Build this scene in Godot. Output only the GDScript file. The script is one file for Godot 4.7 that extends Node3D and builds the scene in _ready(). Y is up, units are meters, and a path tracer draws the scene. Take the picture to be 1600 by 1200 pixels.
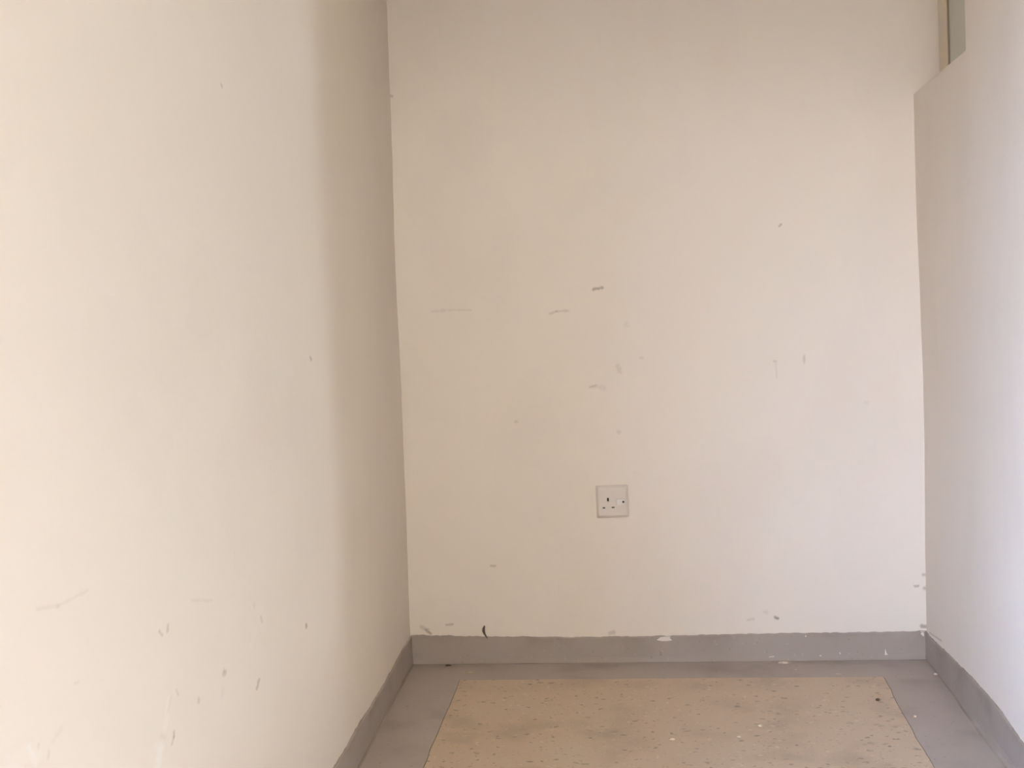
extends Node3D
# An empty plastered alcove off a daylit passage: cream walls, grey terrazzo skirting and floor border,
# beige terrazzo panel, one socket outlet. Floor at y = 0, the far wall at z = -BACK.

const BACK := 3.302
const TALL := 2.6
const THICK := 0.12

# scuffs, nicks and filler patches on the paint: along the wall, height, to along, height, half width, strength (metres)
var back_marks := [
	[-0.1541, 0.9693, -0.1326, 0.9717, 0.0025, -0.24], [-0.2703, 0.9106, -0.2535, 0.9157, 0.0021, -0.08], [-0.2535, 0.9157, -0.2203, 0.9168, 0.0021, -0.08],
	[-0.5746, 0.9294, -0.5425, 0.9298, 0.0025, -0.05], [-0.534, 0.9311, -0.4751, 0.9288, 0.0017, -0.05], [-0.0987, 0.7688, -0.0943, 0.7555, 0.0041, -0.06],
	[-0.173, 0.7185, -0.158, 0.7213, 0.0021, -0.1], [-0.1581, 0.7197, -0.1369, 0.714, 0.0041, -0.04], [-0.0407, 0.7881, -0.0341, 0.7879, 0.0021, -0.06],
	[-0.0737, 0.8748, -0.0737, 0.8732, 0.0049, -0.03], [0.3196, 1.1083, 0.3245, 1.1129, 0.0019, -0.17], [0.3719, 0.7781, 0.3714, 0.7602, 0.0023, -0.1],
	[0.2982, 0.7677, 0.3014, 0.7676, 0.0024, -0.1], [0.3013, 0.7627, 0.3018, 0.7253, 0.0016, -0.04], [-0.1046, 0.6005, -0.0997, 0.6004, 0.0033, -0.06],
	[-0.3692, 0.6335, -0.3641, 0.6333, 0.0025, -0.07], [-0.4494, 0.2578, -0.4376, 0.2576, 0.002, -0.14], [0.2794, 0.1119, 0.2865, 0.1093, 0.0025, -0.32],
	[0.2105, 0.107, 0.2235, 0.1085, 0.0025, -0.07], [0.2532, 0.1263, 0.258, 0.1262, 0.0033, -0.06], [-0.5729, 0.1038, -0.5558, 0.1053, 0.002, -0.14],
	[-0.6282, 0.0909, -0.6149, 0.0805, 0.0022, -0.25], [-0.6398, 0.0996, -0.623, 0.0908, 0.0034, -0.1], [-0.143, 0.0765, -0.1329, 0.0781, 0.0034, -0.12],
	[0.6293, 0.1879, 0.6372, 0.1878, 0.0024, -0.2], [0.652, 0.2152, 0.6567, 0.2151, 0.0028, -0.17], [0.6527, 0.1826, 0.6574, 0.1793, 0.0028, -0.22],
	[0.644, 0.0866, 0.6534, 0.0832, 0.0033, -0.28], [0.5205, 0.6564, 0.5236, 0.6563, 0.004, -0.03], [-0.6644, 1.4936, -0.6594, 1.4916, 0.0025, -0.16],
]
var left_marks := [
	[2.2521, 0.8335, 2.2566, 0.8299, 0.0023, -0.21], [1.764, 1.2288, 1.7668, 1.2266, 0.0014, -0.128], [2.1263, 0.3762, 2.1303, 0.3719, 0.0021, -0.247],
	[1.8152, 0.365, 1.8033, 0.3579, 0.0023, -0.15], [1.6457, 0.4221, 1.6543, 0.4198, 0.0025, -0.112], [1.6495, 0.4271, 1.6489, 0.423, 0.0008, -0.075],
	[1.5371, 0.4179, 1.5366, 0.4148, 0.0016, -0.083], [1.4386, 0.5348, 1.4355, 0.5294, 0.0015, -0.112], [1.4076, 0.5345, 1.4175, 0.5277, 0.0013, -0.112],
	[1.8416, 0.4534, 1.8477, 0.4463, 0.0019, -0.083], [1.4402, 0.4062, 1.4395, 0.4019, 0.0015, -0.15], [1.4395, 0.4019, 1.4317, 0.3952, 0.0007, -0.09],
	[1.0973, 0.6282, 1.1408, 0.6217, 0.0011, -0.034], [1.1408, 0.6217, 1.2092, 0.6224, 0.0011, -0.034], [1.5309, 0.5449, 1.6135, 0.5267, 0.0014, -0.034],
	[1.8069, 0.4801, 1.8096, 0.4758, 0.0018, -0.038], [1.6393, 0.4004, 1.6354, 0.3946, 0.0025, -0.026], [1.1706, 0.5404, 1.175, 0.5392, 0.0012, -0.045],
	[1.1174, 0.5011, 1.1336, 0.5056, 0.0023, -0.026], [1.0855, 0.5079, 1.085, 0.5045, 0.0008, -0.053], [1.1056, 0.4954, 1.1035, 0.4896, 0.0009, -0.045],
	[1.4351, 0.449, 1.4243, 0.437, 0.0018, -0.038], [1.4562, 0.4522, 1.4623, 0.4458, 0.0009, -0.06], [1.399, 0.4148, 1.4069, 0.4093, 0.0028, -0.038],
	[1.398, 0.4077, 1.3818, 0.3849, 0.005, 0.3], [1.4283, 0.4494, 1.4084, 0.4193, 0.0033, 0.2], [1.373, 0.4121, 1.3636, 0.4043, 0.0049, 0.12],
	[1.8365, 0.4661, 1.857, 0.4363, 0.0074, 0.1], [1.814, 0.4397, 1.7829, 0.4217, 0.0041, 0.1], [1.0321, 0.5063, 1.0716, 0.502, 0.007, 0.15],
	[1.0664, 0.5124, 1.0781, 0.4906, 0.0017, 0.2], [1.6043, 0.4154, 1.628, 0.3847, 0.0081, 0.06], [1.7949, 0.4112, 1.7399, 0.4068, 0.0045, 0.06],
]
var right_marks := [
	[3.2982, 0.0709, 3.1719, 0.0789, 0.0021, 0.35], [3.2651, 0.0771, 3.1185, 0.0919, 0.0015, -0.16],
]


# ---------------------------------------------------------------- helpers
func numbered(called: String, parent: Node) -> String:
	if not parent.has_node(NodePath(called)):
		return called
	var k := 1
	while parent.has_node(NodePath("%s_%03d" % [called, k])):
		k += 1
	return "%s_%03d" % [called, k]

func add(called: String, mesh: Mesh, m: Material, parent: Node = self) -> MeshInstance3D:
	var o := MeshInstance3D.new()
	o.name = numbered(called, parent)
	o.mesh = mesh
	o.material_override = m
	o.cast_shadow = GeometryInstance3D.SHADOW_CASTING_SETTING_ON
	parent.add_child(o, true)
	return o

func structure(o: Node, label: String, category: String) -> void:
	o.set_meta("kind", "structure")
	o.set_meta("label", label)
	o.set_meta("category", category)

func tag(o: Node, label: String, category: String, group := "") -> void:
	o.set_meta("label", label)
	o.set_meta("category", category)
	if group:
		o.set_meta("group", group)

func begin() -> SurfaceTool:
	var st := SurfaceTool.new()
	st.begin(Mesh.PRIMITIVE_TRIANGLES)
	return st

func tri(st: SurfaceTool, p: Array, n: Array, uv: Array) -> void:
	var order := [0, 1, 2]
	if (p[1] - p[0]).cross(p[2] - p[0]).dot(n[0]) > 0.0:
		order = [0, 2, 1]
	for k in order:
		st.set_normal(n[k])
		st.set_uv(uv[k])
		st.add_vertex(p[k])

func quad(st: SurfaceTool, a: Vector3, b: Vector3, c: Vector3, d: Vector3, n: Vector3) -> void:
	var z := Vector2.ZERO
	tri(st, [a, b, c], [n, n, n], [z, z, z])
	tri(st, [a, c, d], [n, n, n], [z, z, z])

func box(st: SurfaceTool, lo: Vector3, hi: Vector3) -> void:
	for axis in 3:
		for side in 2:
			var u := (axis + 1) % 3
			var v := (axis + 2) % 3
			var q := []
			for k in 4:
				var p := Vector3.ZERO
				p[axis] = hi[axis] if side else lo[axis]
				p[u] = hi[u] if (k == 1 or k == 2) else lo[u]
				p[v] = hi[v] if k >= 2 else lo[v]
				q.append(p)
			var n := Vector3.ZERO
			n[axis] = 1.0 if side else -1.0
			quad(st, q[0], q[1], q[2], q[3], n)

# a wall slab: f(u, v) gives its front face, which is carried back by `deep`
func slab(st: SurfaceTool, f: Callable, uvf: Callable, deep: Vector3, nu: int, nv: int) -> void:
	var pts := []
	for i in nu + 1:
		for j in nv + 1:
			pts.append(f.call(float(i) / nu, float(j) / nv))
	var at := func(i: int, j: int) -> Vector3: return pts[clampi(i, 0, nu) * (nv + 1) + clampi(j, 0, nv)]
	var normal := func(i: int, j: int) -> Vector3:
		var n: Vector3 = (at.call(i + 1, j) - at.call(i - 1, j)).cross(at.call(i, j + 1) - at.call(i, j - 1)).normalized()
		return n if n.dot(deep) < 0.0 else -n
	for i in nu:
		for j in nv:
			var ij := [[i, j], [i + 1, j], [i + 1, j + 1], [i, j + 1]]
			var p := []
			var n := []
			var uv := []
			for k in ij:
				var q: Vector3 = at.call(k[0], k[1])
				p.append(q)
				n.append(normal.call(k[0], k[1]))
				uv.append(uvf.call(q))
			tri(st, [p[0], p[1], p[2]], [n[0], n[1], n[2]], [uv[0], uv[1], uv[2]])
			tri(st, [p[0], p[2], p[3]], [n[0], n[2], n[3]], [uv[0], uv[2], uv[3]])
			quad(st, p[0] + deep, p[1] + deep, p[2] + deep, p[3] + deep, deep.normalized())
	for i in nu:
		for j in [0, nv]:
			var a: Vector3 = at.call(i, j)
			var b: Vector3 = at.call(i + 1, j)
			quad(st, a, b, b + deep, a + deep, Vector3(0, -1 if j == 0 else 1, 0))
	for j in nv:
		for i in [0, nu]:
			var a: Vector3 = at.call(i, j)
			var b: Vector3 = at.call(i, j + 1)
			var n := (b - a).cross(deep).normalized()
			var inward: Vector3 = at.call(1 if i == 0 else nu - 1, j) - a
			quad(st, a, b, b + deep, a + deep, -n if n.dot(inward) > 0.0 else n)

func table(rows: Array, x: float) -> float:
	if x <= rows[0][0]:
		return rows[0][1]
	for k in range(1, rows.size()):
		if x <= rows[k][0]:
			var t: float = (x - rows[k - 1][0]) / (rows[k][0] - rows[k - 1][0])
			t = t * t * (3.0 - 2.0 * t)
			return lerpf(rows[k - 1][1], rows[k][1], t)
	return rows[-1][1]

# a prism over a flat outline (x, z), top at y, with its upper edge eased
func paver(outline: PackedVector2Array, y: float, deep: float, ease_by := 0.002) -> ArrayMesh:
	var st := begin()
	var inner: PackedVector2Array = Geometry2D.offset_polygon(outline, -ease_by)[0]
	var lay := func(pts: PackedVector2Array, h: float) -> void:
		var idx := Geometry2D.triangulate_polygon(pts)
		for k in range(0, idx.size(), 3):
			var p := []
			var uv := []
			for q in 3:
				var v: Vector2 = pts[idx[k + q]]
				p.append(Vector3(v.x, h, v.y))
				uv.append(v)
			tri(st, p, [Vector3.UP, Vector3.UP, Vector3.UP], uv)
	lay.call(inner, y)
	var n := outline.size()
	var clockwise := Geometry2D.is_polygon_clockwise(outline)
	for k in n:
		var a := outline[k]
		var b := outline[(k + 1) % n]
		var out := Vector3((b - a).y, 0, -(b - a).x).normalized() * (-1.0 if clockwise else 1.0)
		quad(st, Vector3(a.x, y - ease_by, a.y), Vector3(b.x, y - ease_by, b.y), Vector3(b.x, y - deep, b.y), Vector3(a.x, y - deep, a.y), out)
	# the eased edge, joined as a ring between the outline and its inset
	var m := inner.size()
	for k in n:
		var a := outline[k]
		var b := outline[(k + 1) % n]
		var ia := nearest(inner, a)
		var ib := nearest(inner, b)
		var out := Vector3((b - a).y, 0, -(b - a).x).normalized() * (-1.0 if clockwise else 1.0)
		if m > 2:
			quad(st, Vector3(a.x, y - ease_by, a.y), Vector3(b.x, y - ease_by, b.y), Vector3(ib.x, y, ib.y), Vector3(ia.x, y, ia.y), (Vector3.UP + out).normalized())
	return st.commit()

func nearest(pts: PackedVector2Array, to: Vector2) -> Vector2:
	var best := pts[0]
	for p in pts:
		if p.distance_squared_to(to) < best.distance_squared_to(to):
			best = p
	return best

# a thin irregular chip lying on a surface: `flat` is its outline, `n` the side it rises to
func chip(rng: RandomNumberGenerator, half: Vector2, high: float, corners := 7) -> ArrayMesh:
	var st := begin()
	var ring := []
	for k in corners:
		var a := TAU * k / corners + rng.randf_range(-0.25, 0.25)
		var r := rng.randf_range(0.65, 1.1)
		ring.append(Vector3(cos(a) * half.x * r, 0, sin(a) * half.y * r))
	var top := Vector3(rng.randf_range(-0.2, 0.2) * half.x, high, rng.randf_range(-0.2, 0.2) * half.y)
	for k in corners:
		var a: Vector3 = ring[k]
		var b: Vector3 = ring[(k + 1) % corners]
		var a2 := a * 0.78 + Vector3(0, high * rng.randf_range(0.6, 0.9), 0)
		var b2 := b * 0.78 + Vector3(0, high * 0.75, 0)
		var n := ((a + b).normalized() + Vector3.UP * 0.5).normalized()
		quad(st, a, b, b2, a2, n)
		var z := Vector2.ZERO
		tri(st, [a2, b2, top], [Vector3.UP, Vector3.UP, Vector3.UP], [z, z, z])
		tri(st, [a, b, Vector3.ZERO], [Vector3.DOWN, Vector3.DOWN, Vector3.DOWN], [z, z, z])
	return st.commit()

# ---------------------------------------------------------------- textures
func clouds(side: int, seed_: int, frequency: float, octaves := 3) -> FastNoiseLite:
	var n := FastNoiseLite.new()
	n.seed = seed_
	n.noise_type = FastNoiseLite.TYPE_SIMPLEX_SMOOTH
	n.frequency = frequency
	n.fractal_octaves = octaves
	return n

# painted plaster, `across` by `up` metres, with its marks
func paint_texture(w: int, h: int, across: float, up: float, from: float, marks: Array, base: Color, seed_: int, narrow := 1.0) -> ImageTexture:
	var im := Image.create(w, h, false, Image.FORMAT_RGBA8)
	im.fill(base)
	var n := clouds(0, seed_, 0.02)
	var soft := Image.create(160, 160, false, Image.FORMAT_RGBA8)
	for y in 160:
		for x in 160:
			var v := n.get_noise_2d(x, y)
			soft.set_pixel(x, y, Color(0.55, 0.47, 0.36, clampf(v * 0.05, 0.0, 0.05)) if v > 0.0 else Color(1.0, 0.97, 0.92, clampf(-v * 0.06, 0.0, 0.05)))
	soft.resize(w, h, Image.INTERPOLATE_BILINEAR)
	im.blend_rect(soft, Rect2i(0, 0, w, h), Vector2i.ZERO)
	# soft-edged, ragged strokes; `narrow` widens them along a wall whose marks are long and low
	var dark := Color(0.33, 0.27, 0.21)
	var light := Color(0.985, 0.965, 0.945)
	var ragged := clouds(0, seed_ + 9, 0.09, 3)
	var squeeze := Vector2(narrow, 1.0)
	for m in marks:
		var a := Vector2((m[0] - from) / across * w, (1.0 - m[1] / up) * h) * squeeze
		var b := Vector2((m[2] - from) / across * w, (1.0 - m[3] / up) * h) * squeeze
		var r: float = maxf(m[4] / up * h * 1.15, 1.0)
		var reach := r * 2.6 + 2.0
		var strength: float = absf(m[5])
		for y in range(maxi(0, int(minf(a.y, b.y) - reach)), mini(h, int(maxf(a.y, b.y) + reach) + 1)):
			for x in range(maxi(0, int((minf(a.x, b.x) - reach) / narrow)), mini(w, int((maxf(a.x, b.x) + reach) / narrow) + 1)):
				var p := Vector2(x, y) * squeeze
				var d := p.distance_to(Geometry2D.get_closest_point_to_segment(p, a, b)) / r
				d += 0.9 * ragged.get_noise_2d(p.x, p.y)
				var k := smoothstep(2.0, 0.2, d) * strength * 1.25
				if k > 0.003:
					im.set_pixel(x, y, im.get_pixel(x, y).lerp(dark if m[5] < 0.0 else light, minf(k, 0.95)))
	im.generate_mipmaps()
	return ImageTexture.create_from_image(im)

# ground terrazzo: a cement matrix with stone chips, `side` pixels to one metre
func terrazzo(side: int, base: Color, chips: Array, seed_: int, mottle: float) -> ImageTexture:
	var rng := RandomNumberGenerator.new()
	rng.seed = seed_
	var im := Image.create(side, side, false, Image.FORMAT_RGBA8)
	im.fill(base)
	var n := clouds(0, seed_, 0.016, 4)
	var soft := Image.create(256, 256, false, Image.FORMAT_RGBA8)
	for y in 256:
		for x in 256:
			var v := n.get_noise_2d(x, y)
			var edge := minf(minf(x, 255 - x), minf(y, 255 - y)) / 30.0
			v *= clampf(edge, 0.0, 1.0)
			soft.set_pixel(x, y, Color(0.2, 0.16, 0.12, clampf(v * mottle, 0.0, 0.5)) if v > 0.0 else Color(0.85, 0.8, 0.72, clampf(-v * mottle, 0.0, 0.5)))
	soft.resize(side, side, Image.INTERPOLATE_BILINEAR)
	im.blend_rect(soft, Rect2i(0, 0, side, side), Vector2i.ZERO)
	var ragged := clouds(0, seed_ + 5, 0.06, 2)
	for c in chips:   # [count, radius least, radius most in metres, colour]
		for k in int(c[0]):
			var at := Vector2(rng.randf() * side, rng.randf() * side)
			var r := rng.randf_range(c[1], c[2]) * side
			var turn := rng.randf() * PI
			var squash := rng.randf_range(1.0, 2.2)
			var tint: Color = c[3]
			var strength := rng.randf_range(0.25, 1.0) * tint.a
			for y in range(int(at.y - r) - 1, int(at.y + r) + 2):
				for x in range(int(at.x - r) - 1, int(at.x + r) + 2):
					var d := (Vector2(x, y) - at).rotated(turn)
					d.y *= squash
					var e := smoothstep(1.25, 0.55, d.length() / r + 0.7 * ragged.get_noise_2d(x, y)) * strength
					if e > 0.01:
						var px := posmod(x, side)
						var py := posmod(y, side)
						im.set_pixel(px, py, im.get_pixel(px, py).lerp(tint, e))
	im.generate_mipmaps()
	return ImageTexture.create_from_image(im)

func plain(color: Color, rough: float) -> StandardMaterial3D:
	var m := StandardMaterial3D.new()
	m.albedo_color = color
	m.roughness = rough
	return m

func textured(t: Texture2D, rough: float, spec := 0.5) -> StandardMaterial3D:
	var m := plain(Color.WHITE, rough)
	m.albedo_texture = t
	m.metallic_specular = spec
	return m

# ---------------------------------------------------------------- where the walls stand
var waves := FastNoiseLite.new()
const LEFT_WANDER := [[0.06, -0.004], [0.47, -0.001], [0.82, 0.0], [1.04, -0.002], [1.5, 0.002], [1.74, 0.004]]
const RIGHT_WANDER := [[0.07, -0.006], [0.23, -0.005], [0.6, 0.001], [0.7, 0.002], [0.87, 0.0], [1.14, -0.004], [1.42, -0.003]]

func left_x(depth: float, y: float) -> float:
	return -0.6663 - 0.0457 * (depth - BACK) + table(LEFT_WANDER, y) * smoothstep(2.4, 3.3, depth) + 0.0012 * waves.get_noise_2d(depth * 100.0, y * 60.0)

func right_x(depth: float, y: float) -> float:
	return 0.6618 + 0.0141 * (depth - BACK) + table(RIGHT_WANDER, y) * smoothstep(2.4, 3.3, depth) + 0.0010 * waves.get_noise_2d(depth * 100.0 + 900.0, y * 60.0)

func back_z(x: float, y: float) -> float:
	return -BACK + 0.0008 * waves.get_noise_2d(x * 100.0 + 400.0, y * 80.0)

# skirting: profile carried along a run of points; each row gives [foot of the wall, outward, height of top, foot offset]
func skirting(rows: Array, seed_: int) -> ArrayMesh:
	var st := begin()
	var rag := clouds(0, seed_, 0.9, 3)
	var lines := []
	for k in rows.size():
		var foot: Vector3 = rows[k][0]
		var out: Vector3 = rows[k][1]
		var top: float = rows[k][2] + 0.0026 * rag.get_noise_1d(k * 0.3)
		var base: float = rows[k][3]
		var face: float = 0.0045
		var profile := [[-0.03, 0.0], [base + 0.011, 0.0], [base + 0.006, 0.0012], [maxf(base, face) + 0.0015, 0.006], [face + 0.0005, 0.014], [face, top - 0.003], [face - 0.0012, top - 0.0006], [face - 0.003, top], [-0.03, top]]
		var line := []
		for q in profile:
			line.append(foot + out * q[0] + Vector3.UP * q[1])
		lines.append(line)
	st.set_smooth_group(-1)
	for k in rows.size() - 1:
		for q in 8:
			var a: Vector3 = lines[k][q]
			var b: Vector3 = lines[k + 1][q]
			var c: Vector3 = lines[k + 1][q + 1]
			var d: Vector3 = lines[k][q + 1]
			var n := (d - a).cross(b - a).normalized()
			var out: Vector3 = rows[k][1] + Vector3.UP * 0.3
			if n.dot(out) < 0.0:
				n = -n
			quad(st, a, b, c, d, n)
	return st.commit()

func _ready() -> void:
	# ------------------------------------------------------------ camera
	var cam := Camera3D.new()
	cam.name = "camera"
	cam.fov = rad_to_deg(2.0 * atan(600.0 / 2000.0))
	cam.near = 0.05
	cam.far = 60.0
	var yaw := 0.11270506
	var pitch := -0.03851535
	var roll := 0.03843504
	var ry := Basis(Vector3(cos(yaw), 0, -sin(yaw)), Vector3(0, 1, 0), Vector3(sin(yaw), 0, cos(yaw)))
	var rx := Basis(Vector3(1, 0, 0), Vector3(0, cos(pitch), sin(pitch)), Vector3(0, -sin(pitch), cos(pitch)))
	var rz := Basis(Vector3(cos(roll), sin(roll), 0), Vector3(-sin(roll), cos(roll), 0), Vector3(0, 0, 1))
	var rot := (rz * rx * ry).transposed()          # columns: right, up, forward with depth along +z
	var flip := Vector3(1, 1, -1)
	cam.transform = Transform3D(Basis(rot.x * flip, rot.y * flip, -rot.z * flip), Vector3(0, 0.86, 0))
	add_child(cam)
	cam.make_current()

	# ------------------------------------------------------------ sky, sun, exposure
	var env := Environment.new()
	var sky := Sky.new()
	var sm := ProceduralSkyMaterial.new()
	sm.sky_top_color = Color(0.62, 0.77, 1.0)
	sm.sky_horizon_color = Color(0.785, 0.85, 1.0)
	sm.ground_bottom_color = Color(0.24, 0.22, 0.20)
	sm.ground_horizon_color = Color(0.36, 0.35, 0.34)
	sm.sky_energy_multiplier = 1.0
	sm.sun_angle_max = 1.0
	sky.sky_material = sm
	env.background_mode = Environment.BG_SKY
	env.sky = sky
	env.ambient_light_source = Environment.AMBIENT_SOURCE_SKY
	env.background_energy_multiplier = 66.0
	env.tonemap_mode = Environment.TONE_MAPPER_LINEAR
	env.tonemap_exposure = 1.015
	env.sdfgi_enabled = true
	env.ssao_enabled = true
	env.ssil_enabled = true
	var we := WorldEnvironment.new()
	we.name = "world_environment"
	we.environment = env
	add_child(we)
	# unseen narrow light, placed to give the left wall its shadow edge
	var slit_light := AreaLight3D.new()
	slit_light.name = "unseen_slit_light"
	slit_light.area_size = Vector2(0.42, 1.9)
	slit_light.light_energy = 2.7
	slit_light.light_color = Color(0.90, 0.95, 1.0)
	slit_light.area_range = 12.0
	slit_light.shadow_enabled = true
	add_child(slit_light)
	slit_light.look_at_from_position(Vector3(3.57, 1.15, -1.80), Vector3(-0.6, 1.15, -1.80), Vector3.UP)

	# added wide fill from the side room for the left wall
	var wide := AreaLight3D.new()
	wide.name = "added_side_fill"
	wide.area_size = Vector2(1.5, 1.4)
	wide.light_energy = 3.0
	wide.light_color = Color(1.0, 0.95, 0.79)
	wide.area_range = 12.0
	wide.shadow_enabled = true
	add_child(wide)
	wide.look_at_from_position(Vector3(3.57, 1.25, -0.45), Vector3(-0.6, 1.25, -0.45), Vector3.UP)
	# added fill from high behind the viewer for the end wall
	var rear := AreaLight3D.new()
	rear.name = "added_rear_fill"
	rear.area_size = Vector2(1.0, 0.55)
	rear.light_energy = 6.6
	rear.light_color = Color(1.0, 0.99, 0.955)
	rear.area_range = 12.0
	rear.shadow_enabled = true
	add_child(rear)
	rear.look_at_from_position(Vector3(0.0, 2.22, 1.95), Vector3(0.0, 2.22, -3.0), Vector3.UP)
	# ------------------------------------------------------------ materials
	waves.seed = 4
	waves.frequency = 0.02
	waves.fractal_octaves = 2
	var cream := Color(0.94, 0.898, 0.842)
	var paint_left := textured(paint_texture(2000, 2000, 2.6, 2.6, 0.8, left_marks, cream, 3, 0.5), 0.75, 0.15)
	var paint_back := textured(paint_texture(1300, 2048, 1.66, 2.6, -0.82, back_marks, cream, 5), 0.75, 0.15)
	var paint_right := textured(paint_texture(1024, 2000, 1.3, 2.6, 2.2, right_marks, cream, 7), 0.75, 0.15)
	var paint := plain(cream, 0.65)
	var grey_stone := textured(terrazzo(1024, Color(0.705, 0.65, 0.605), [[900, 0.001, 0.003, Color(0.38, 0.34, 0.31, 0.35)], [900, 0.001, 0.003, Color(0.74, 0.71, 0.68, 0.35)]], 11, 0.2), 0.5, 0.4)
	var skirting_stone := textured(terrazzo(1024, Color(0.67, 0.617, 0.57), [[700, 0.001, 0.003, Color(0.42, 0.37, 0.33, 0.35)], [1200, 0.001, 0.0035, Color(0.76, 0.72, 0.68, 0.4)]], 17, 0.34), 0.6, 0.3)
	skirting_stone.uv1_triplanar = true
	skirting_stone.uv1_world_triplanar = true
	grey_stone.uv1_triplanar = true
	grey_stone.uv1_world_triplanar = true
	var beige_stone := textured(terrazzo(1400, Color(0.80, 0.703, 0.595), [[3200, 0.001, 0.003, Color(0.5, 0.43, 0.34, 0.4)], [2600, 0.001, 0.0035, Color(0.86, 0.81, 0.74, 0.5)], [420, 0.003, 0.008, Color(0.46, 0.395, 0.31, 0.55)], [120, 0.002, 0.005, Color(0.36, 0.31, 0.25, 0.6)], [300, 0.003, 0.006, Color(0.88, 0.83, 0.77, 0.6)]], 23, 0.24), 0.45, 0.45)
	var groove := plain(Color(0.42, 0.37, 0.33), 0.9)
	var splash_white := plain(Color(0.90, 0.87, 0.83), 0.6)

	# ------------------------------------------------------------ walls
	var st := begin()
	var uv_left := func(p: Vector3) -> Vector2: return Vector2((-p.z - 0.8) / 2.6, 1.0 - p.y / 2.6)
	var left_part := func(z0: float, z1: float, y0: float, y1: float) -> void:
		slab(st, func(u: float, v: float) -> Vector3:
			var d := lerpf(z0, z1, u)
			var y := lerpf(y0, y1, v)
			return Vector3(left_x(d, y), y, -d), uv_left, Vector3(-THICK, 0, 0), int((z1 - z0) * 20) + 1, int((y1 - y0) * 20) + 1)
	left_part.call(0.96, 3.40, -0.05, TALL)
	left_part.call(0.38, 0.96, 1.58, TALL)  # low lintel out of view, keeps sky light off the upper walls
	left_part.call(0.38, 0.96, -0.05, 0.38)  # added sill out of view, cuts light bounced off the near floor
	left_part.call(-2.0, 0.38, -0.05, TALL)
	structure(add("wall_left", st.commit(), paint_left), "cream painted plaster wall on the left, scuffed and patched low down", "wall")

	st = begin()
	slab(st, func(u: float, v: float) -> Vector3:
		var x := lerpf(-0.80, 0.80, u)
		var y := lerpf(-0.05, TALL, v)
		return Vector3(x, y, back_z(x, y)), func(p: Vector3) -> Vector2: return Vector2((p.x + 0.82) / 1.66, 1.0 - p.y / 2.6), Vector3(0, 0, -THICK), 33, 53)
	structure(add("wall_back", st.commit(), paint_back), "cream painted end wall of the alcove behind the socket outlet", "wall")

	st = begin()
	var uv_right := func(p: Vector3) -> Vector2: return Vector2((-p.z - 2.2) / 1.3, 1.0 - p.y / 2.6)
	var right_part := func(z0: float, lean: float, z1: float, y0: float, y1: float) -> void:
		slab(st, func(u: float, v: float) -> Vector3:
			var y := lerpf(y0, y1, v)
			var d := lerpf(z0 + lean * y, z1, u)
			# the sill under the window sags a little towards its near end
			if y0 < 0.1 and y1 > 1.0 and y1 < 1.5:
				y -= v * table([[2.74, 0.005], [2.92, 0.002], [3.28, -0.006]], d)
			return Vector3(right_x(d, y), y, -d), uv_right, Vector3(THICK, 0, 0), int((z1 - z0) * 20) + 1, int((y1 - y0) * 20) + 1)
	right_part.call(2.275, -0.035, 2.742, -0.05, TALL)  # unseen jamb leans to tilt its shadow edge on the left wall
	right_part.call(2.742, 0.0, 3.40, -0.05, 1.412)
	right_part.call(2.742, 0.0, 3.40, 2.2, TALL)
	right_part.call(0.3, 0.0, 2.275, 2.3, TALL)
	right_part.call(0.3, 0.0, 2.275, -0.05, 0.32)  # added parapet out of view, shades the left skirting
	right_part.call(-2.0, 0.0, 0.3, -0.05, TALL)
	structure(add("wall_right", st.commit(), paint_right), "cream painted plaster wall on the right below the small high window", "wall")

	st = begin()
	box(st, Vector3(-0.7, -0.05, 2.0), Vector3(0.8, 1.93, 2.0 + THICK))
	box(st, Vector3(-0.7, 2.51, 2.0), Vector3(0.8, TALL, 2.0 + THICK))
	box(st, Vector3(-0.7, 1.93, 2.0), Vector3(-0.52, 2.51, 2.0 + THICK))
	box(st, Vector3(0.52, 1.93, 2.0), Vector3(0.8, 2.51, 2.0 + THICK))
	structure(add("wall_rear", st.commit(), paint), "unseen cream wall with an added high strip window behind the viewer", "wall")
	# unseen side room round the two side lights, toned to cut bounced light; the high window looks into it too
	st = begin()
	box(st, Vector3(0.80, -0.05, -3.43), Vector3(3.72, TALL, -3.31))
	box(st, Vector3(3.60, -0.05, -3.31), Vector3(3.72, TALL, -2.02))
	box(st, Vector3(3.60, -0.05, -1.58), Vector3(3.72, TALL, -1.20))
	box(st, Vector3(3.60, -0.05, 0.30), Vector3(3.72, TALL, 2.0))
	box(st, Vector3(3.60, -0.05, -1.20), Vector3(3.72, 0.55, 0.30))
	box(st, Vector3(3.60, 1.95, -1.20), Vector3(3.72, TALL, 0.30))
	box(st, Vector3(3.60, -0.05, -2.02), Vector3(3.72, 0.2, -1.58))
	box(st, Vector3(3.60, 2.1, -2.02), Vector3(3.72, TALL, -1.58))
	box(st, Vector3(0.79, -0.05, 2.0), Vector3(3.72, TALL, 2.12))
	structure(add("wall_unseen_side", st.commit(), plain(Color(0.62, 0.55, 0.47), 0.8)), "out of view side room walls, toned tan to bounce less light on the left wall", "wall")
	st = begin()
	box(st, Vector3(-0.85, TALL, -3.43), Vector3(3.72, TALL + 0.12, 2.12))  # ceiling out of view, grey chosen to dim the upper walls
	structure(add("ceiling", st.commit(), plain(Color(0.66, 0.62, 0.57), 0.8)), "unseen ceiling slab over the passage, toned grey to dim the upper walls", "ceiling")

	st = begin()
	box(st, Vector3(-0.66, 2.02, -0.26), Vector3(0.66, TALL + 0.05, -0.14))  # added beam, blocks the rear fill from the upper end wall
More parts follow.
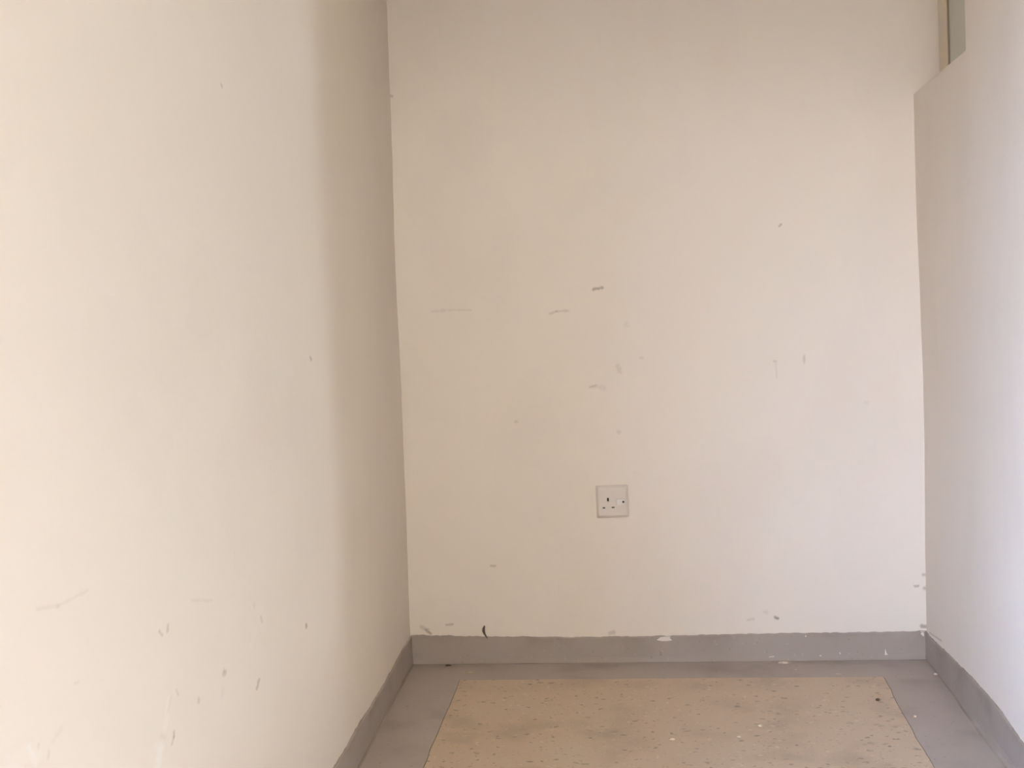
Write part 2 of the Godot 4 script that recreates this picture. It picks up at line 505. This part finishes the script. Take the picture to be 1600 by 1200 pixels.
	structure(add("added_beam_1", st.commit(), paint), "added cream beam above the viewer, shading the top of the end wall", "beam")

	# ------------------------------------------------------------ floor: a bed, grey border strips and a beige panel
	st = begin()
	box(st, Vector3(-0.85, -0.15, -3.43), Vector3(3.72, -0.012, 2.12))
	var floor_bed := add("floor", st.commit(), groove)
	structure(floor_bed, "terrazzo floor with a beige middle panel and grey border strips", "floor")
	var rag := clouds(0, 31, 3.0, 3)
	var left_edge := func(d: float) -> float: return table([[-2.0, -0.40], [1.5, -0.455], [2.49, -0.4905], [2.675, -0.498], [2.884, -0.5045], [3.145, -0.515]], d) + 0.0016 * rag.get_noise_1d(d * 3.0)
	var right_edge := func(d: float) -> float: return table([[-2.0, 0.47], [1.5, 0.492], [2.49, 0.5035], [2.646, 0.5045], [2.852, 0.510], [3.115, 0.519]], d) + 0.002 * rag.get_noise_1d(d * 3.0 + 50.0)
	var far_edge := func(x: float) -> float: return 3.139 + 0.003 * rag.get_noise_1d(x * 2.5 + 90.0)
	var near := -1.85
	var depths := []
	for k in 61:
		depths.append(lerpf(3.139, near, pow(k / 60.0, 1.4)))
	var panel := PackedVector2Array()
	for d in depths:
		panel.append(Vector2(left_edge.call(d), -d))
	for k in range(60, -1, -1):
		panel.append(Vector2(right_edge.call(depths[k]), -depths[k]))
	for k in range(1, 24):
		var x: float = lerpf(right_edge.call(3.139), left_edge.call(3.139), k / 24.0)
		panel.append(Vector2(x, -far_edge.call(x)))
	add("terrazzo_panel", paver(panel, 0.0008, 0.014, 0.0008), beige_stone, floor_bed).set_meta("label", "beige terrazzo floor panel speckled with brown and pale chips")
	# the poured border runs round three sides and stops a joint's width short of the panel
	var gap := 0.0011
	var border := PackedVector2Array([Vector2(-0.60, -near + 0.13), Vector2(-0.72, -3.31), Vector2(0.76, -3.31), Vector2(0.74, -near + 0.13), Vector2(0.62, -near + 0.13)])
	for k in range(60, -1, -1):
		border.append(Vector2(right_edge.call(depths[k]) + gap, -depths[k]))
	for k in range(1, 24):
		var x: float = lerpf(right_edge.call(3.139), left_edge.call(3.139), k / 24.0)
		border.append(Vector2(x, -far_edge.call(x) - 0.0006))
	for d in depths:
		border.append(Vector2(left_edge.call(d) - gap, -d))
	add("terrazzo_border", paver(border, 0.0, 0.014, 0.0004), grey_stone, floor_bed).set_meta("label", "grey terrazzo border round the beige panel")
	# unseen yard outside, kept dark to bounce less light onto the upper walls
	st = begin()
	box(st, Vector3(-9, -0.30, -9), Vector3(9, -0.16, 9))
	structure(add("ground", st.commit(), plain(Color(0.40, 0.37, 0.33), 0.9)), "unseen dark grey yard outside, bouncing little light upward", "ground")

	# ------------------------------------------------------------ skirting
	var rows := []
	for k in 201:
		var d := lerpf(BACK + 0.002, 0.97, k / 200.0)
		rows.append([Vector3(left_x(d, 0.05), 0, -d), Vector3.RIGHT, table([[2.28, 0.072], [2.41, 0.071], [2.54, 0.0745], [2.67, 0.072], [2.92, 0.070], [3.266, 0.076]], d), -0.002])
	structure(add("baseboard_left", skirting(rows, 41), skirting_stone), "grey terrazzo skirting along the left wall", "skirting")
	rows = []
	for k in 171:
		var x := lerpf(-0.668, 0.66, k / 170.0)
		rows.append([Vector3(x, 0, back_z(x, 0.05)), Vector3.BACK, table([[-0.663, 0.077], [-0.433, 0.071], [-0.231, 0.0675], [-0.065, 0.0675], [0.099, 0.0695], [0.342, 0.0705], [0.581, 0.0712], [0.656, 0.073]], x), 0.001])
	var back_skirting := add("baseboard_back", skirting(rows, 43), skirting_stone)
	structure(back_skirting, "grey terrazzo skirting along the end wall, splashed with white paint", "skirting")
	rows = []
	for k in 101:
		var d := lerpf(BACK + 0.002, 2.275, k / 100.0)
		rows.append([Vector3(right_x(d, 0.05), 0, -d), Vector3.LEFT, table([[2.427, 0.074], [2.604, 0.086], [2.794, 0.0865], [2.987, 0.081], [3.28, 0.070]], d), table([[2.5, 0.0065], [2.674, 0.006], [2.831, 0.002], [3.013, -0.004], [3.25, -0.01]], d)])
	structure(add("baseboard_right", skirting(rows, 47), skirting_stone), "grey terrazzo skirting along the right wall", "skirting")
	# paint splashes on the end wall's skirting
	var rng := RandomNumberGenerator.new()
	rng.seed = 77
	var face := -BACK + 0.0049
	for s in [
		[[-0.026, 0.0575], [-0.014, 0.066], [0.012, 0.0665], [0.023, 0.0555], [0.004, 0.0535], [-0.012, 0.054]],
		[[0.5515, 0.037], [0.5545, 0.022], [0.558, 0.013], [0.564, 0.0085], [0.5475, 0.008], [0.5485, 0.02]],
		[[0.637, 0.066], [0.641, 0.0735], [0.650, 0.0725], [0.651, 0.059], [0.6475, 0.055], [0.643, 0.061]],
		[[0.254, 0.0115], [0.279, 0.0135], [0.281, 0.011], [0.257, 0.0095]],
		[[0.436, 0.021], [0.439, 0.0225], [0.443, 0.016], [0.441, 0.0145], [0.438, 0.018]],
		[[0.384, 0.013], [0.392, 0.015], [0.397, 0.0115], [0.39, 0.010]],
		[[0.353, 0.064], [0.356, 0.0655], [0.358, 0.062], [0.355, 0.061]],
	]:
		var sp := begin()
		var mid := Vector3.ZERO
		for p in s:
			mid += Vector3(p[0], p[1], face + 0.0012) / s.size()
		for k in s.size():
			var a := Vector3(s[k][0], s[k][1], face - 0.0008)
			var b := Vector3(s[(k + 1) % s.size()][0], s[(k + 1) % s.size()][1], face - 0.0008)
			var n := Vector3(0, 0, 1)
			tri(sp, [a, b, mid], [n, n, n], [Vector2.ZERO, Vector2.ZERO, Vector2.ZERO])
			var back := mid - Vector3(0, 0, 0.002)
			tri(sp, [a, b, back], [-n, -n, -n], [Vector2.ZERO, Vector2.ZERO, Vector2.ZERO])
		add("paint_splash", sp.commit(), splash_white, back_skirting).set_meta("label", "dried splash of white paint")

	# ------------------------------------------------------------ the high window in the right wall
	var win := Node3D.new()
	win.name = "window_1"
	win.position = Vector3(0.722, 1.41, -3.022)
	add_child(win)
	structure(win, "small high window with a cream frame and grey obscured glass", "window")
	var frame_paint := plain(Color(0.88, 0.82, 0.73), 0.5)
	for bar in [[Vector3(0, 0, -0.279), Vector3(0.05, 0.79, -0.192)], [Vector3(0, 0, 0.192), Vector3(0.05, 0.79, 0.279)]]:
		st = begin()
		box(st, bar[0], bar[1])
		add("window_stile", st.commit(), frame_paint, win)
	for y in [0.0, 0.75]:
		st = begin()
		box(st, Vector3(0, y, -0.192), Vector3(0.05, y + 0.04, 0.192))
		add("window_rail", st.commit(), frame_paint, win)
	st = begin()
	for z in [-0.192, 0.187]:
		box(st, Vector3(0.002, 0.04, z), Vector3(0.012, 0.75, z + 0.004))
	add("glazing_bead", st.commit(), plain(Color(0.60, 0.53, 0.44), 0.8), win).set_meta("label", "dark glazing seal")
	var glass := plain(Color(0.88, 0.87, 0.82, 0.85), 0.5)
	glass.transparency = BaseMaterial3D.TRANSPARENCY_ALPHA
	st = begin()
	box(st, Vector3(0.006, 0.04, -0.19), Vector3(0.010, 0.75, 0.19))
	add("window_pane", st.commit(), glass, win)

	# glowing frosted panes, out of view, put in with the unseen and added lights: side room slit, side room window, strip window behind the viewer
	var frosted := plain(Color(0.85, 0.87, 0.88), 0.6)
	frosted.emission_enabled = true
	frosted.emission = Color(0.95, 0.97, 1.0)
	frosted.emission_energy_multiplier = 0.3
	for w in [["window_2", Vector3(3.65, 0.18, -2.04), Vector3(3.67, 2.12, -1.56), "unseen narrow frosted window lighting the left wall, in the side room's far wall", "window"], ["window_3", Vector3(3.65, 0.53, -1.22), Vector3(3.67, 1.97, 0.32), "added wide fill window for the left wall, in the side room's far wall", "window"], ["window_4", Vector3(-0.54, 1.91, 2.05), Vector3(0.54, 2.53, 2.08), "added strip fill window high in the wall behind the viewer", "window"]]:
		st = begin()
		box(st, w[1], w[2])
		structure(add(w[0], st.commit(), frosted), w[3], w[4])

	# ------------------------------------------------------------ socket outlet
	socket()

	# ------------------------------------------------------------ small things
	var curl := begin()
	var path := [Vector3(-0.4705, 0.1005, 0.004), Vector3(-0.4725, 0.094, 0.006), Vector3(-0.473, 0.087, 0.0065), Vector3(-0.471, 0.080, 0.0065), Vector3(-0.467, 0.073, 0.0068), Vector3(-0.4635, 0.067, 0.0066)]
	var radii := [0.0016, 0.0034, 0.0037, 0.0030, 0.0021, 0.0009]
	for k in path.size() - 1:
		for q in 8:
			var ring := []
			for e in [[k, q], [k, q + 1], [k + 1, q + 1], [k + 1, q]]:
				var a: float = TAU * e[1] / 8
				ring.append(path[e[0]] + Vector3(cos(a), 0, sin(a)) * radii[e[0]])
			var mid: float = TAU * (q + 0.5) / 8
			quad(curl, ring[0], ring[1], ring[2], ring[3], Vector3(cos(mid), 0, sin(mid)))
	var c := add("wire_stub", curl.commit(), plain(Color(0.37, 0.31, 0.26), 0.7))
	c.position = Vector3(0, 0, -BACK)
	tag(c, "dark curled stub of wire sticking up at the top of the end wall skirting", "wire")
	for d in [
		["pebble", Vector3(0.473, 0.0008, -2.94), Vector2(0.0055, 0.007), 0.005, Color(0.33, 0.28, 0.22), "dark crumb of grit on the beige panel near its right corner", "grit"],
		["paint_flake", Vector3(0.646, 0.0, -3.158), Vector2(0.005, 0.007), 0.003, Color(0.93, 0.86, 0.81), "pale paint flake on the grey border in the far right corner", "paint flake"],
		["paint_flake", Vector3(0.531, 0.0, -2.819), Vector2(0.0045, 0.006), 0.003, Color(0.96, 0.88, 0.80), "pale paint flake on the right border strip beside the panel joint", "paint flake"],
		["paint_flake", Vector3(0.4165, 0.0, -3.166), Vector2(0.0125, 0.004), 0.002, Color(0.86, 0.80, 0.72), "long thin pale flake lying along the far edge of the beige panel", "paint flake"],
		["paint_flake", Vector3(-0.499, 0.0, -3.211), Vector2(0.011, 0.009), 0.003, Color(0.78, 0.70, 0.60), "beige flake on the grey border near the far left panel corner", "paint flake"],
		["paint_flake", Vector3(0.319, 0.0, -3.211), Vector2(0.003, 0.004), 0.002, Color(0.88, 0.83, 0.75), "tiny pale flake on the far border strip below the skirting", "paint flake"],
		["paint_flake", Vector3(0.297, 0.0, -3.277), Vector2(0.019, 0.006), 0.004, Color(0.93, 0.87, 0.80), "broad pale flake at the foot of the end wall skirting", "paint flake"],
		["plaster_crumb", Vector3(-0.567, 0.0, -3.280), Vector2(0.009, 0.006), 0.004, Color(0.40, 0.34, 0.29), "dark crumb at the foot of the skirting near the left corner", "crumb"],
		["paint_flake", Vector3(-0.584, 0.0, -2.524), Vector2(0.004, 0.004), 0.002, Color(0.72, 0.62, 0.5), "small tan flake on the left border strip nearest the viewer", "paint flake"],
		["stone_chip", Vector3(0.196, 0.0008, -2.756), Vector2(0.006, 0.006), 0.003, Color(0.93, 0.87, 0.79), "bright stone chip near the middle of the beige panel", "chip"],
		["stone_chip", Vector3(0.146, 0.0008, -2.682), Vector2(0.006, 0.005), 0.002, Color(0.90, 0.84, 0.75), "pale chip nearer the viewer than the bright chip on the beige panel", "chip"],
		["stone_chip", Vector3(0.006, 0.0008, -2.666), Vector2(0.008, 0.005), 0.003, Color(0.93, 0.86, 0.77), "leftmost long pale chip on the beige panel", "chip"],
	]:
		var o := add(d[0], chip(rng, d[2], d[3]), plain(d[4], 0.7))
		o.position = d[1]
		tag(o, d[5], d[6], "")

# a single switched socket outlet of three slots, on the end wall
func socket() -> void:
	var root := Node3D.new()
	root.name = "wall_socket"
	root.position = Vector3(-0.1245, 0.42, -BACK)
	root.rotation.z = 0.01
	add_child(root)
	tag(root, "square cream plastic socket outlet with three slots and a switch on the end wall", "socket")
	var plastic := plain(Color(0.865, 0.825, 0.775), 0.4)
	var dark := plain(Color(0.24, 0.205, 0.18), 0.7)
	var painted_shade := plain(Color(0.50, 0.45, 0.40), 0.7)  # darker tone stands for shade in the switch gap and shallow slots
	var half := 0.0418
	var thick := 0.009
	# plate: rounded square rings from the wall out to the eased face
	var st := begin()
	var loop := func(h: float, r: float, z: float) -> Array:
		var pts := []
		for k in 4:
			for q in 6:
				var a := PI / 2 * k + PI / 2 * q / 5.0
				var mid := Vector2(h - r, h - r).rotated(PI / 2 * k)
				pts.append(Vector3(mid.x + cos(a) * r, mid.y + sin(a) * r, z))
		return pts
	var loops := [loop.call(half, 0.004, -0.002), loop.call(half, 0.004, thick - 0.0052), loop.call(half - 0.0007, 0.004, thick - 0.0042), loop.call(half - 0.0055, 0.0035, thick - 0.0004), loop.call(half - 0.0065, 0.003, thick)]
	for k in loops.size() - 1:
		for q in 24:
			var a: Vector3 = loops[k][q]
			var b: Vector3 = loops[k][(q + 1) % 24]
			var e: Vector3 = loops[k + 1][(q + 1) % 24]
			var f: Vector3 = loops[k + 1][q]
			var n := (b - a).cross(f - a).normalized()
			if n.dot(a + b) < 0.0 and n.z < 0.1:
				n = -n
			quad(st, a, b, e, f, n)
	# the face, with openings for the slots and the rocker
	var outline := PackedVector2Array()
	for p in loops[-1]:
		outline.append(Vector2(p.x, p.y))
	var holes := [Rect2(-0.0130, 0.0010, 0.0045, 0.0090), Rect2(-0.0255, -0.0175, 0.0065, 0.0042), Rect2(-0.0022, -0.0170, 0.0075, 0.0040), Rect2(0.0105, -0.0100, 0.0215, 0.0165)]
	face(st, half - 0.0065, outline, holes, thick)
	var plate := add("faceplate", st.commit(), plastic, root)
	plate.set_meta("label", "square cream faceplate")
	for k in 3:
		st = begin()
		well(st, holes[k], thick, 0.0075 if k == 0 else 0.0035)
		add("socket_slot", st.commit(), dark if k == 0 else painted_shade, root).set_meta("label", "dark slot for a plug pin")
	st = begin()
	well(st, holes[3], thick, 0.006)
	add("switch_recess", st.commit(), painted_shade, root)
	# rocker: pressed in at its lower end, with a dark marker
	st = begin()
	var r: Rect2 = holes[3].grow(-0.0004)
	r.size.y -= 0.0008
	var p0 := Vector3(r.position.x, r.position.y, thick + 0.0030)
	var p1 := Vector3(r.end.x, r.position.y, thick + 0.0030)
	var p2 := Vector3(r.end.x, r.end.y, thick - 0.0032)
	var p3 := Vector3(r.position.x, r.end.y, thick - 0.0032)
	var down := Vector3(0, 0, 0.008)
	quad(st, p0, p1, p2, p3, Vector3(0, 0.3, 1).normalized())
	quad(st, p0, p1, p1 - down, p0 - down, Vector3.DOWN)
	quad(st, p3, p2, p2 - Vector3(0, 0, 0.002), p3 - Vector3(0, 0, 0.002), Vector3.UP)
	quad(st, p0, p3, p3 - Vector3(0, 0, 0.002), p0 - down, Vector3.LEFT)
	quad(st, p1, p2, p2 - Vector3(0, 0, 0.002), p1 - down, Vector3.RIGHT)
	var rocker := add("rocker_switch", st.commit(), plain(Color(0.87, 0.84, 0.80), 0.35), root)
	st = begin()
	var ring := []
	for k in 14:
		var a := TAU * k / 14
		ring.append(Vector3(0.0283 + cos(a) * 0.0028, -0.0015 + sin(a) * 0.0028, 0))
	for q in 14:
		var a: Vector3 = ring[q]
		var b: Vector3 = ring[(q + 1) % 14]
		var mid := Vector3(0.0283, -0.0015, thick + 0.0012)
		a.z = thick + 0.0008 - (a.y + 0.0015) * 0.40
		b.z = thick + 0.0008 - (b.y + 0.0015) * 0.40
		tri(st, [a, b, mid], [Vector3.BACK, Vector3.BACK, Vector3.BACK], [Vector2.ZERO, Vector2.ZERO, Vector2.ZERO])
		quad(st, a, b, b - Vector3(0, 0, 0.002), a - Vector3(0, 0, 0.002), (a + b - mid * 2.0).normalized())
	add("switch_marker", st.commit(), plain(Color(0.30, 0.26, 0.23), 0.5), rocker).set_meta("label", "dark dot on the switch")

# a flat face at z with rectangular openings, cut along the openings' edges
func face(st: SurfaceTool, h: float, outline: PackedVector2Array, holes: Array, z: float) -> void:
	var xs := [-h - 0.001, h + 0.001]
	var ys := [-h - 0.001, h + 0.001]
	for r in holes:
		xs.append_array([r.position.x, r.end.x])
		ys.append_array([r.position.y, r.end.y])
	xs.sort()
	ys.sort()
	for i in xs.size() - 1:
		for j in ys.size() - 1:
			var cell := Rect2(xs[i], ys[j], xs[i + 1] - xs[i], ys[j + 1] - ys[j])
			if cell.size.x < 1e-6 or cell.size.y < 1e-6:
				continue
			var open := false
			for r in holes:
				open = open or r.has_point(cell.get_center())
			if open:
				continue
			var poly := PackedVector2Array([cell.position, Vector2(cell.end.x, cell.position.y), cell.end, Vector2(cell.position.x, cell.end.y)])
			for piece in Geometry2D.intersect_polygons(poly, outline):
				for k in range(1, piece.size() - 1):
					var p := []
					for v in [piece[0], piece[k], piece[k + 1]]:
						p.append(Vector3(v.x, v.y, z))
					tri(st, p, [Vector3.BACK, Vector3.BACK, Vector3.BACK], [Vector2.ZERO, Vector2.ZERO, Vector2.ZERO])

# the sides and bottom of a rectangular opening
func well(st: SurfaceTool, r: Rect2, z: float, deep: float) -> void:
	var a := Vector3(r.position.x, r.position.y, z - 0.0001)
	var b := Vector3(r.end.x, r.position.y, z - 0.0001)
	var c := Vector3(r.end.x, r.end.y, z - 0.0001)
	var d := Vector3(r.position.x, r.end.y, z - 0.0001)
	var w := Vector3(0, 0, -deep)
	quad(st, a, b, b + w, a + w, Vector3.UP)
	quad(st, d, c, c + w, d + w, Vector3.DOWN)
	quad(st, a, d, d + w, a + w, Vector3.RIGHT)
	quad(st, b, c, c + w, b + w, Vector3.LEFT)
	quad(st, a + w, b + w, c + w, d + w, Vector3.BACK)
